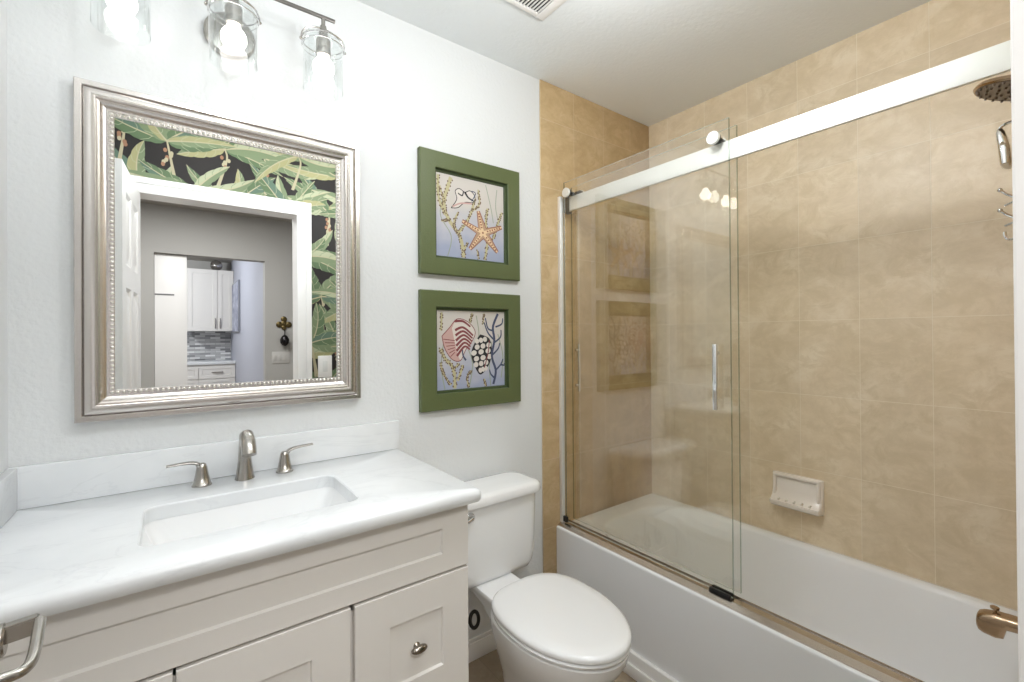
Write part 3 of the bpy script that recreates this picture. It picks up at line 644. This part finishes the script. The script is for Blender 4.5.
def art_shell(fl):
    for p in (((.1, 0), (.05, .3), (.1, .7)), ((.45, 0), (.5, .3), (.44, .5)), ((.56, .95), (.6, .7), (.55, .5)), ((.95, .1), (.98, .4), (.9, .7)), ((.78, 0), (.76, .3), (.8, .6))): fl.stroke(curve2(p), .014, 11)
    coral(fl, ((.24, 0), (.22, .25), (.1, .4), (.04, .52)), .06); coral(fl, ((.28, .1), (.36, .3)), .05); coral(fl, ((.06, .98), (.05, .75)), .04); coral(fl, ((.5, .98), (.46, .85)), .04); coral(fl, ((.22, .25), (.3, .32)), .04); coral(fl, ((.18, .05), (.08, .2), (.04, .34)), .04); coral(fl, ((.44, 0), (.42, .14), (.48, .22)), .035); coral(fl, ((.7, 0), (.68, .1)), .035); coral(fl, ((.68, .98), (.66, .84)), .03)
    o = curve2([(.06, .68), (.16, .78), (.28, .9), (.44, .86), (.54, .74), (.5, .62), (.4, .5), (.32, .36), (.2, .38), (.1, .52), (.06, .68)]); fl.poly(o, 9); 
    o2 = curve2([(.2, .78), (.28, .9), (.44, .86), (.54, .74), (.5, .62), (.4, .5), (.32, .37), (.26, .52), (.2, .78)]); fl.poly(o2, 7)
    for k in range(7):
        f_ = k / 6; fl.stroke(curve2([(.22 + .03 * f_ + .02, .82 - .40 * f_), (.36 + .02 * f_, .84 - .3 * f_), (.50 - .06 * f_ + .02, .72 - .22 * f_)]) if k else curve2([(.24, .87), (.36, .87), (.47, .80)]), .034, 8, .35)
    for k in range(6): fl.stroke([(.08 + .02 * k, .64 - .045 * k), (.24, .62 - .03 * k)], .010, 8)
    fl.stroke(o, .010, 8)
    cn = curve2([(.62, .70), (.76, .64), (.8, .48), (.76, .3), (.62, .16), (.52, .3), (.48, .45), (.54, .6), (.62, .70)]); fl.poly(cn, 4)
    for r in range(6):
        v = .62 - .078 * r; w_ = (.08, .115, .14, .13, .10, .055)[r]
        for s in range(3): fl.dot(.64 + (s - 1) * w_ * .78 + (.02 if r % 2 else -.01), v + .012 * (s - 1), .0205 + w_ * .16, .036, 7, 9, .3)
    fl.stroke(curve2([(.76, .62), (.74, .45), (.68, .25)]), .014, 8)
    m = curve2([(.82, .02), (.86, .2), (.8, .4), (.84, .62), (.82, .8), (.9, .98)]); fl.stroke(m, .034, 10)
    for a, e1, e2 in (((.84, .62), (.74, .72), (.68, .86)), ((.86, .8), (.96, .84), (.98, .92)), ((.83, .58), (.94, .66), (.95, .76)), ((.81, .42), (.9, .5), (.93, .58)), ((.85, .2), (.94, .28), (.98, .36)), ((.82, .75), (.74, .78), (.7, .92)), ((.84, .1), (.78, .16), (.76, .22)), ((.4, .36), (.36, .42), (.35, .5)), ((.94, .28), (1.0, .27), (1.0, .3))): fl.stroke(curve2([a, e1, e2]), .026, 10, .4)
def picture(z0, z1, label, draw, seed):
    x0, x1 = .741, 1.212
    t = thing('framed_picture', (.976, YB, z0), label, 'picture', 'green framed sea prints')
    b = NB(); pr = [(0, .0005), (0, .0205), (.003, .0235), (.030, .0245), (.062, .0235), (.0645, .0215), (.065, .0105), (.0715, .0095), (.073, .0085), (.0755, .003)]
    sweep_frame(b, x0, x1, z0, z1, YB, pr)
    fr = finish('frame', b, [GREEN, GREEN2], t, smooth=25)
    for p_ in fr.data.polygons:
        c = p_.center; q = min(min(abs(fr.data.vertices[i].co.x - e) for e in (x0, x1)) if abs(c.x - .9765) > abs(c.z - (z0 + z1) / 2) else min(abs(fr.data.vertices[i].co.z - e) for e in (z0, z1)) for i in p_.vertices)
        if q > .0642: p_.material_index = 1
    a0, a1, c0_, c1 = x0 + .0752, x1 - .0752, z0 + .0752, z1 - .0752
    b = NB(); box(b, a0, a1, YB - .0045, YB - .001, c0_, c1); pp = finish('print', b, PAPER, t, smooth=0)
    random.seed(seed); fl = Flat(a0 + .002, c0_ + .002, a1 - a0 - .004, c1 - c0_ - .004, YB - .00455, -1, .000004); draw(fl)
    for v in fl.bm.verts: v.co.x = min(max(v.co.x, a0 + .001), a1 - .001); v.co.z = min(max(v.co.z, c0_ + .001), c1 - .001)
    finish('painted_motif', fl.bm, INK, pp, smooth=0, recalc=False)
picture(1.514, 1.988, 'upper green framed print with an orange starfish and coral', art_star, 3)
picture(.990, 1.452, 'lower green framed print with striped and dark patterned shells', art_shell, 5)

# ================================================================== VANITY LIGHT
LXS = (-.10, .138, .376); LYY = 1.47; BZ = 2.268
t = thing('vanity_light', (.138, YB, 2.2), 'three bulb vanity light with clear glass shades above the mirror', 'wall light')
b = NB(); lathe(b, (.138, YB - .0005, 2.17), (0, -1, 0), [(0, .066), (.012, .066), (.018, .060), (.02, .03), (.024, .014), (.07, .011)], 40); tube(b, [(.138, YB - .07, 2.17), (.138, LYY + .02, 2.20), (.138, LYY, BZ)], .009); finish('mount_plate', b, NICK, t, smooth=35)
b = NB(); box(b, LXS[0] - .035, LXS[2] + .035, LYY - .0045, LYY + .0045, BZ - .0045, BZ + .0045, bev=.001); finish('bar', b, mat('dark nickel', (120, 116, 112), .3, 1), t, smooth=30)
for x in LXS:
    b = NB(); lathe(b, (x, LYY, BZ - .006), (0, 0, -1), [(0, .006), (.02, .006), (.022, .009), (.045, .013), (.062, .015), (.064, .0185), (.068, .0215), (.112, .0215), (.114, .02)], 24); sk = finish('socket', b, NICK, t, smooth=35)
    zt_ = 2.192
    b = NB(); ro, ri = .059, .0565
    loft(b, [circ(Vector((x, LYY, z)), Vector((1, 0, 0)), Vector((0, 1, 0)), r, 48) for z, r in ((zt_, .022), (zt_ + .001, .05), (zt_ - .006, .058), (zt_ - .012, ro), (zt_ - .155, ro), (zt_ - .155, ri), (zt_ - .012, ri), (zt_ - .0075, .0555), (zt_ - .0015, .049), (zt_ - .0025, .022))], False, False)
    bmesh.ops.recalc_face_normals(b, faces=b.faces); sh = finish('glass_shade', b, SHADE, t, smooth=40)
    b = NB(); tube(b, [(x + .0615 * math.cos(2 * PI * k / 40), LYY + .0615 * math.sin(2 * PI * k / 40), zt_ - .004) for k in range(40)], .0022, 8, closed=True)
    tube(b, [(x + .0615 * math.cos(2 * PI * k / 40), LYY + .0615 * math.sin(2 * PI * k / 40), zt_ - .020) for k in range(40)], .0014, 6, closed=True); finish('shade_ring', b, CHRO, t)
    b = NB(); 
    arc = [(x + .0635 * math.cos(PI * k / 24), LYY, zt_ - .012 + .052 * math.sin(PI * k / 24) ** .8) for k in range(25)]
    tube(b, arc, .0024, 8)
    for s in (-1, 1): ball(b, (x + s * .0645, LYY, zt_ - .012), .0048, 10, 8)
    finish('wire_bail', b, NICK, t)
    b = NB(); c = Vector((x, LYY, 2.082)); r = .031
    loft(b, [circ(Vector((x, LYY, z)), Vector((1, 0, 0)), Vector((0, 1, 0)), q, 24) for z, q in [(2.1485, .014), (2.142, .017)] + [(2.110 - .032 * math.sin(R(a)), .032 * math.cos(R(a))) for a in (-55, -40, -25, -10, 10, 30, 50, 70, 85)]])
    finish('bulb', b, FROST, sk, smooth=60)

# ================================================================== TOILET
TXC = .950
t = thing('toilet', (TXC, 1.2, FZ), 'white two piece toilet with closed lid beside the vanity', 'toilet')
def egg(cx, hx, yf, yb, z, ym=None, nb=2.8, n=56):
    ym = yf + (yb - yf) * .56 if ym is None else ym; pts = []
    for k in range(n):
        a = 2 * PI * k / n; c, s = math.cos(a), math.sin(a)
        if s >= 0: pts.append((cx + hx * math.copysign(abs(c) ** (2 / nb), c), ym + (yb - ym) * abs(s) ** (2 / nb), z))
        else: pts.append((cx + hx * math.copysign(abs(c) ** (2 / 2.0), c), ym - (ym - yf) * abs(s) ** (2 / 1.95), z))
    return pts
b = NB()
loft(b, [egg(TXC, .098, .985, 1.275, FZ), egg(TXC, .098, .985, 1.275, FZ + .03), egg(TXC, .088, .99, 1.265, .03), egg(TXC, .090, .985, 1.262, .12), egg(TXC, .106, .95, 1.262, .19), egg(TXC, .136, .885, 1.262, .265), egg(TXC, .160, .83, 1.264, .33),
         egg(TXC, .170, .806, 1.265, .37), egg(TXC, .172, .802, 1.26, .392), egg(TXC, .167, .808, 1.255, .3965), egg(TXC, .10, .90, 1.2, .3965)])
loft(b, [rrect(TXC, 1.22, .06, .05, .03, .20), rrect(TXC, 1.23, .075, .07, .03, .27), rrect(TXC, 1.27, .075, .115, .035, .325), rrect(TXC, 1.32, .078, .17, .03, .352), rrect(TXC, 1.332, .082, .173, .03, .367), rrect(TXC, 1.332, .079, .17, .03, .3727)])
finish('bowl', b, CERA, t, smooth=50)
b = NB()
loft(b, [egg(TXC, .166, .806, 1.235, .3985), egg(TXC, .173, .80, 1.24, .402), egg(TXC, .174, .799, 1.24, .4075), egg(TXC, .168, .804, 1.237, .4110)])
for s in (-1, 1): box(b, TXC + s * .06 - .018, TXC + s * .06 + .018, 1.215, 1.252, .3975, .414, bev=.004)
finish('seat', b, CERA, t, smooth=50)
b = NB()
loft(b, [egg(TXC, .166, .806, 1.246, .4150), egg(TXC, .1735, .7975, 1.25, .4168), egg(TXC, .1745, .7965, 1.25, .424), egg(TXC, .172, .799, 1.249, .430), egg(TXC, .164, .808, 1.243, .4345), egg(TXC, .135, .845, 1.222, .4365), egg(TXC, .07, .94, 1.16, .4372)])
finish('lid', b, CERA, t, smooth=50)
b = NB(); tk = .956
loft(b, [rrect(tk, 1.463, .165, .066, .045, .3735), rrect(tk, 1.463, .183, .076, .05, .378), rrect(tk, 1.465, .194, .083, .05, .395), rrect(tk, 1.467, .200, .088, .05, .43), rrect(tk, 1.468, .205, .091, .05, .55), rrect(tk, 1.468, .209, .092, .05, .6625)])
finish('tank', b, CERA, t, smooth=50)
b = NB()
loft(b, [rrect(tk, 1.462, .208, .094, .05, .6635), rrect(tk, 1.461, .221, .103, .055, .667), rrect(tk, 1.461, .2225, .1045, .055, .673), rrect(tk, 1.461, .221, .103, .055, .692), rrect(tk, 1.461, .214, .097, .055, .7005), rrect(tk, 1.461, .19, .075, .05, .7035), rrect(tk, 1.461, .09, .03, .03, .7045)])
finish('tank_lid', b, CERA, t, smooth=50)
b = NB(); lathe(b, (.838, 1.376, .6345), (0, -1, 0), [(0, .017), (.004, .0168), (.009, .011), (.015, .010)], 20)
bb = bez((.838, 1.364, .6345), (.838, 1.352, .6345), (.845, 1.350, .633), (.805, 1.350, .622), 10); tube(b, [(.842, 1.361, .635), (.825, 1.358, .630), (.795, 1.358, .623), (.775, 1.36, .62)], [.006, .0065, .0065, .005], 12)
finish('flush_lever', b, CHRO, t, smooth=45)
# shut-off valve with its oval handle low on the wall
t = thing('shutoff_valve', (.955, YB, .17), 'dark oval handled shutoff valve low on the wall beside the toilet', 'valve')
b = NB(); lathe(b, (.90, YB - .0005, .175), (0, -1, 0), [(0, .024), (.004, .023), (.008, .01), (.07, .009)], 20); tube(b, [(.90, YB - .05, .175), (.90, YB - .05, .22), (.90, YB - .05, .371)], .006, 10); finish('valve_body', b, CHRO, t)
b = NB(); 
tube(b, [(.927 + .019 * math.cos(2 * PI * k / 28), YB - .085 + .004 * math.sin(2 * PI * k / 28), .182 + .029 * math.sin(2 * PI * k / 28)) for k in range(28)], .007, 10, closed=True); tube(b, [(.90, YB - .066, .175), (.902, YB - .08, .178), (.908, YB - .085, .181)], .006, 10); finish('valve_handle', b, DBRZ, t)

# ================================================================== CEILING VENT
t = thing('ceiling_vent', (.93, 1.1, ZC), 'white slatted exhaust vent grille on the ceiling', 'vent')
vx0, vx1, vy0, vy1 = .765, 1.099, .93, 1.264
b = NB()
for (a0, a1, c0_, c1) in ((vx0, vx0 + .036, vy0, vy1), (vx1 - .036, vx1, vy0, vy1), (vx0 + .036, vx1 - .036, vy0, vy0 + .018), (vx0 + .036, vx1 - .036, vy1 - .018, vy1)): box(b, a0, a1, c0_, c1, ZC - .010, ZC - .0005, bev=.002)
finish('grille_frame', b, TRIM, t, smooth=30)
b = NB(); box(b, vx0 + .036, vx1 - .036, vy0 + .018, vy1 - .018, ZC - .0035, ZC - .0005); finish('dark_backing', b, mat('vent shadow', (48, 50, 52), .8), t, smooth=0)
n = 20; stp = (vx1 - vx0 - .072) / n
for k in range(n):
    b = NB(); x = vx0 + .036 + stp * (k + .5); box(b, x - stp * .22, x + stp * .22, vy0 + .018, vy1 - .018, ZC - .0095, ZC - .006, bev=.0008); finish('slat', b, TRIM, t, smooth=30)

# ================================================================== SEEN IN THE MIRROR
t = thing('light_switch', (.79, YF + .003, 1.085), 'white switch plate on the leafy wallpaper right of the door casing', 'switch')
b = NB(); box(b, .747, .833, YF + .001, YF + .010, 1.015, 1.155, bev=.003); finish('plate', b, TRIM, t, smooth=30)
b = NB(); box(b, .775, .805, YF + .008, YF + .012, 1.05, 1.12, bev=.002); finish('rocker', b, mat('rocker white', (226, 226, 224), .3), t, smooth=30)
t = thing('wall_hook', (.894, HB, 1.42), 'gold trefoil hook with a dark bell on the grey hall wall', 'hook')
b = NB()
for dx, dz, r in ((0, 0.045, .028), (-.042, -.01, .03), (.042, -.01, .03), (0, -.04, .024), (0, 0, .03)): lathe(b, (.894 + dx, HB + .001, 1.415 + dz), (0, 1, 0), [(0, r), (.008, r), (.014, r * .7), (.016, r * .3)], 18)
tube(b, bez((.894, HB + .012, 1.37), (.894, HB + .03, 1.34), (.894, HB + .05, 1.34), (.894, HB + .05, 1.37)), .006, 10); finish('hook_plate', b, mat('old gold', (104, 90, 58), .4, .8), t, smooth=40)
b = NB(); tube(b, [(.894, HB + .048, 1.352), (.894, HB + .045, 1.30)], .004, 8); lathe(b, (.894, HB + .042, 1.30), (0, 0, -1), [(0, .012), (.015, .028), (.045, .042), (.08, .04), (.1, .022), (.11, .008)], 24)
tag(finish('bell', b, mat('dark bell metal', (58, 56, 58), .25, .9), smooth=45), 'dark metal bell hanging from the gold hall hook', 'bell')
def swplate(name, x, z, w_, label):
    t = thing(name, (x, HB, z), label, 'switch'); b = NB(); box(b, x - w_ / 2, x + w_ / 2, HB + .0005, HB + .007, z - .058, z + .058, bev=.002); finish('plate', b, mat('almond plate', (198, 196, 192), .4), t, smooth=30)
    for k in range(int(w_ / .045)):
        b = NB(); xx = x - w_ / 2 + .025 + .045 * k; box(b, xx - .012, xx + .012, HB + .007, HB + .011, z - .03, z + .03, bev=.001); finish('rocker', b, MATS['almond plate'], t, smooth=30)
swplate('hall_switch', .865, 1.075, .16, 'wide switch plate on the grey hall wall below the gold hook')
def cab(name, x0, x1, z0, z1, y, label, split, grp=None):
    t = thing(name, ((x0 + x1) / 2, y, z0), label, 'cabinet', grp); b = NB(); box(b, x0, x1, y - .33, y - .02, z0, z1); finish('carcass', b, CABW, t, smooth=0)
    for a, c, hx in split:
        b = NB(); shaker(b, -c, -a, z0 + .002, z1 - .002, -y, .019, -c + .055, -a - .055, z0 + .06, z1 - .06)
        for v in b.verts: v.co.x = -v.co.x; v.co.y = -v.co.y
        d = finish('door', b, CABW, t, smooth=0); b = NB(); box(b, hx - .005, hx + .005, y + .002, y + .022, z0 + .04, z0 + .19, bev=.002); finish('handle', b, NICK, d, smooth=30)
cab('kitchen_wall_cabinet', .160, .724, 1.375, 2.27, -4.74, 'white kitchen wall cabinet over the mosaic, seen in the mirror', [(.162, .518, .49), (.522, .722, .55)])
b = NB(); ball(b, (.516, -4.86, 2.2705 + .078), .078, 28, 18); tag(finish('ornament_ball', b, mat('polished steel', (190, 188, 186), .06, 1), smooth=60), 'shiny silver ball standing on top of the kitchen wall cabinet', 'ornament')
t = thing('kitchen_base_cabinet', (.3, -4.6, FZ), 'white kitchen base cabinet with drawers below the mosaic', 'cabinet')
b = NB(); box(b, -.6, .724, -5.19, -4.58, FZ, .90); finish('carcass', b, CABW, t, smooth=0)
for x0, x1 in ((-.16, .28), (.285, .722)):
    for z0, z1 in ((.70, .88), (.40, .69)):
        b = NB(); shaker(b, -x1, -x0, z0, z1, 4.56, .019, -x1 + .045, -x0 - .045, z0 + .045, z1 - .045)
        for v in b.verts: v.co.x = -v.co.x; v.co.y = -v.co.y
        d = finish('drawer', b, CABW, t, smooth=0); b = NB(); box(b, (x0 + x1) / 2 - .07, (x0 + x1) / 2 + .07, -4.558, -4.535, (z0 + z1) / 2 - .005, (z0 + z1) / 2 + .005, bev=.002); finish('handle', b, NICK, d, smooth=30)
b = NB(); box(b, -.6, .725, -5.199, -4.54, .9005, .94, bev=.003); tag(finish('kitchen_countertop', b, MARB, smooth=30), 'pale kitchen worktop below the mosaic strip, seen in the mirror', 'countertop')
m = bpy.data.materials.new('stone mosaic'); m.use_nodes = True; nt = m.node_tree
tc = nt.nodes.new('ShaderNodeTexCoord'); sp = nt.nodes.new('ShaderNodeSeparateXYZ'); cb = nt.nodes.new('ShaderNodeCombineXYZ'); nt.links.new(tc.outputs['Object'], sp.inputs[0]); nt.links.new(sp.outputs['X'], cb.inputs[0]); nt.links.new(sp.outputs['Z'], cb.inputs[1])
br = nt.nodes.new('ShaderNodeTexBrick'); nt.links.new(cb.outputs[0], br.inputs['Vector']); br.inputs['Scale'].default_value = 1; br.inputs['Brick Width'].default_value = .13; br.inputs['Row Height'].default_value = .03; br.inputs['Mortar Size'].default_value = .002
br.inputs['Color1'].default_value = srgb(240, 240, 240); br.inputs['Color2'].default_value = srgb(110, 110, 114); br.inputs['Mortar'].default_value = srgb(160, 160, 160); nt.links.new(br.outputs['Color'], nt.nodes['Principled BSDF'].inputs['Base Color'])
struct(finish('wall_kitchen_mosaic', box(NB(), -.6, .726, -5.1995, -5.19, .9405, 1.3745), m, smooth=0))
t = thing('wall_painting', (.72, -4.3, 1.35), 'blue grey abstract painting on the kitchen side wall', 'painting')
b = NB(); box(b, .70, .726, -4.70, -3.95, 1.35, 2.06, bev=.003); finish('canvas_frame', b, mat('grey frame', (140, 142, 150), .5), t, smooth=30)
m = bpy.data.materials.new('blue wash'); m.use_nodes = True; nt = m.node_tree; tc = nt.nodes.new('ShaderNodeTexCoord')
nt.links.new(ramp(nt, noise(nt, tc.outputs['Object'], 5, 5, .6, 1.5), [(.3, srgb(90, 96, 120)), (.5, srgb(150, 154, 176)), (.7, srgb(206, 208, 220))]), nt.nodes['Principled BSDF'].inputs['Base Color'])
b = NB(); box(b, .697, .6998, -4.68, -3.97, 1.37, 2.04); finish('canvas', b, m, t, smooth=0)
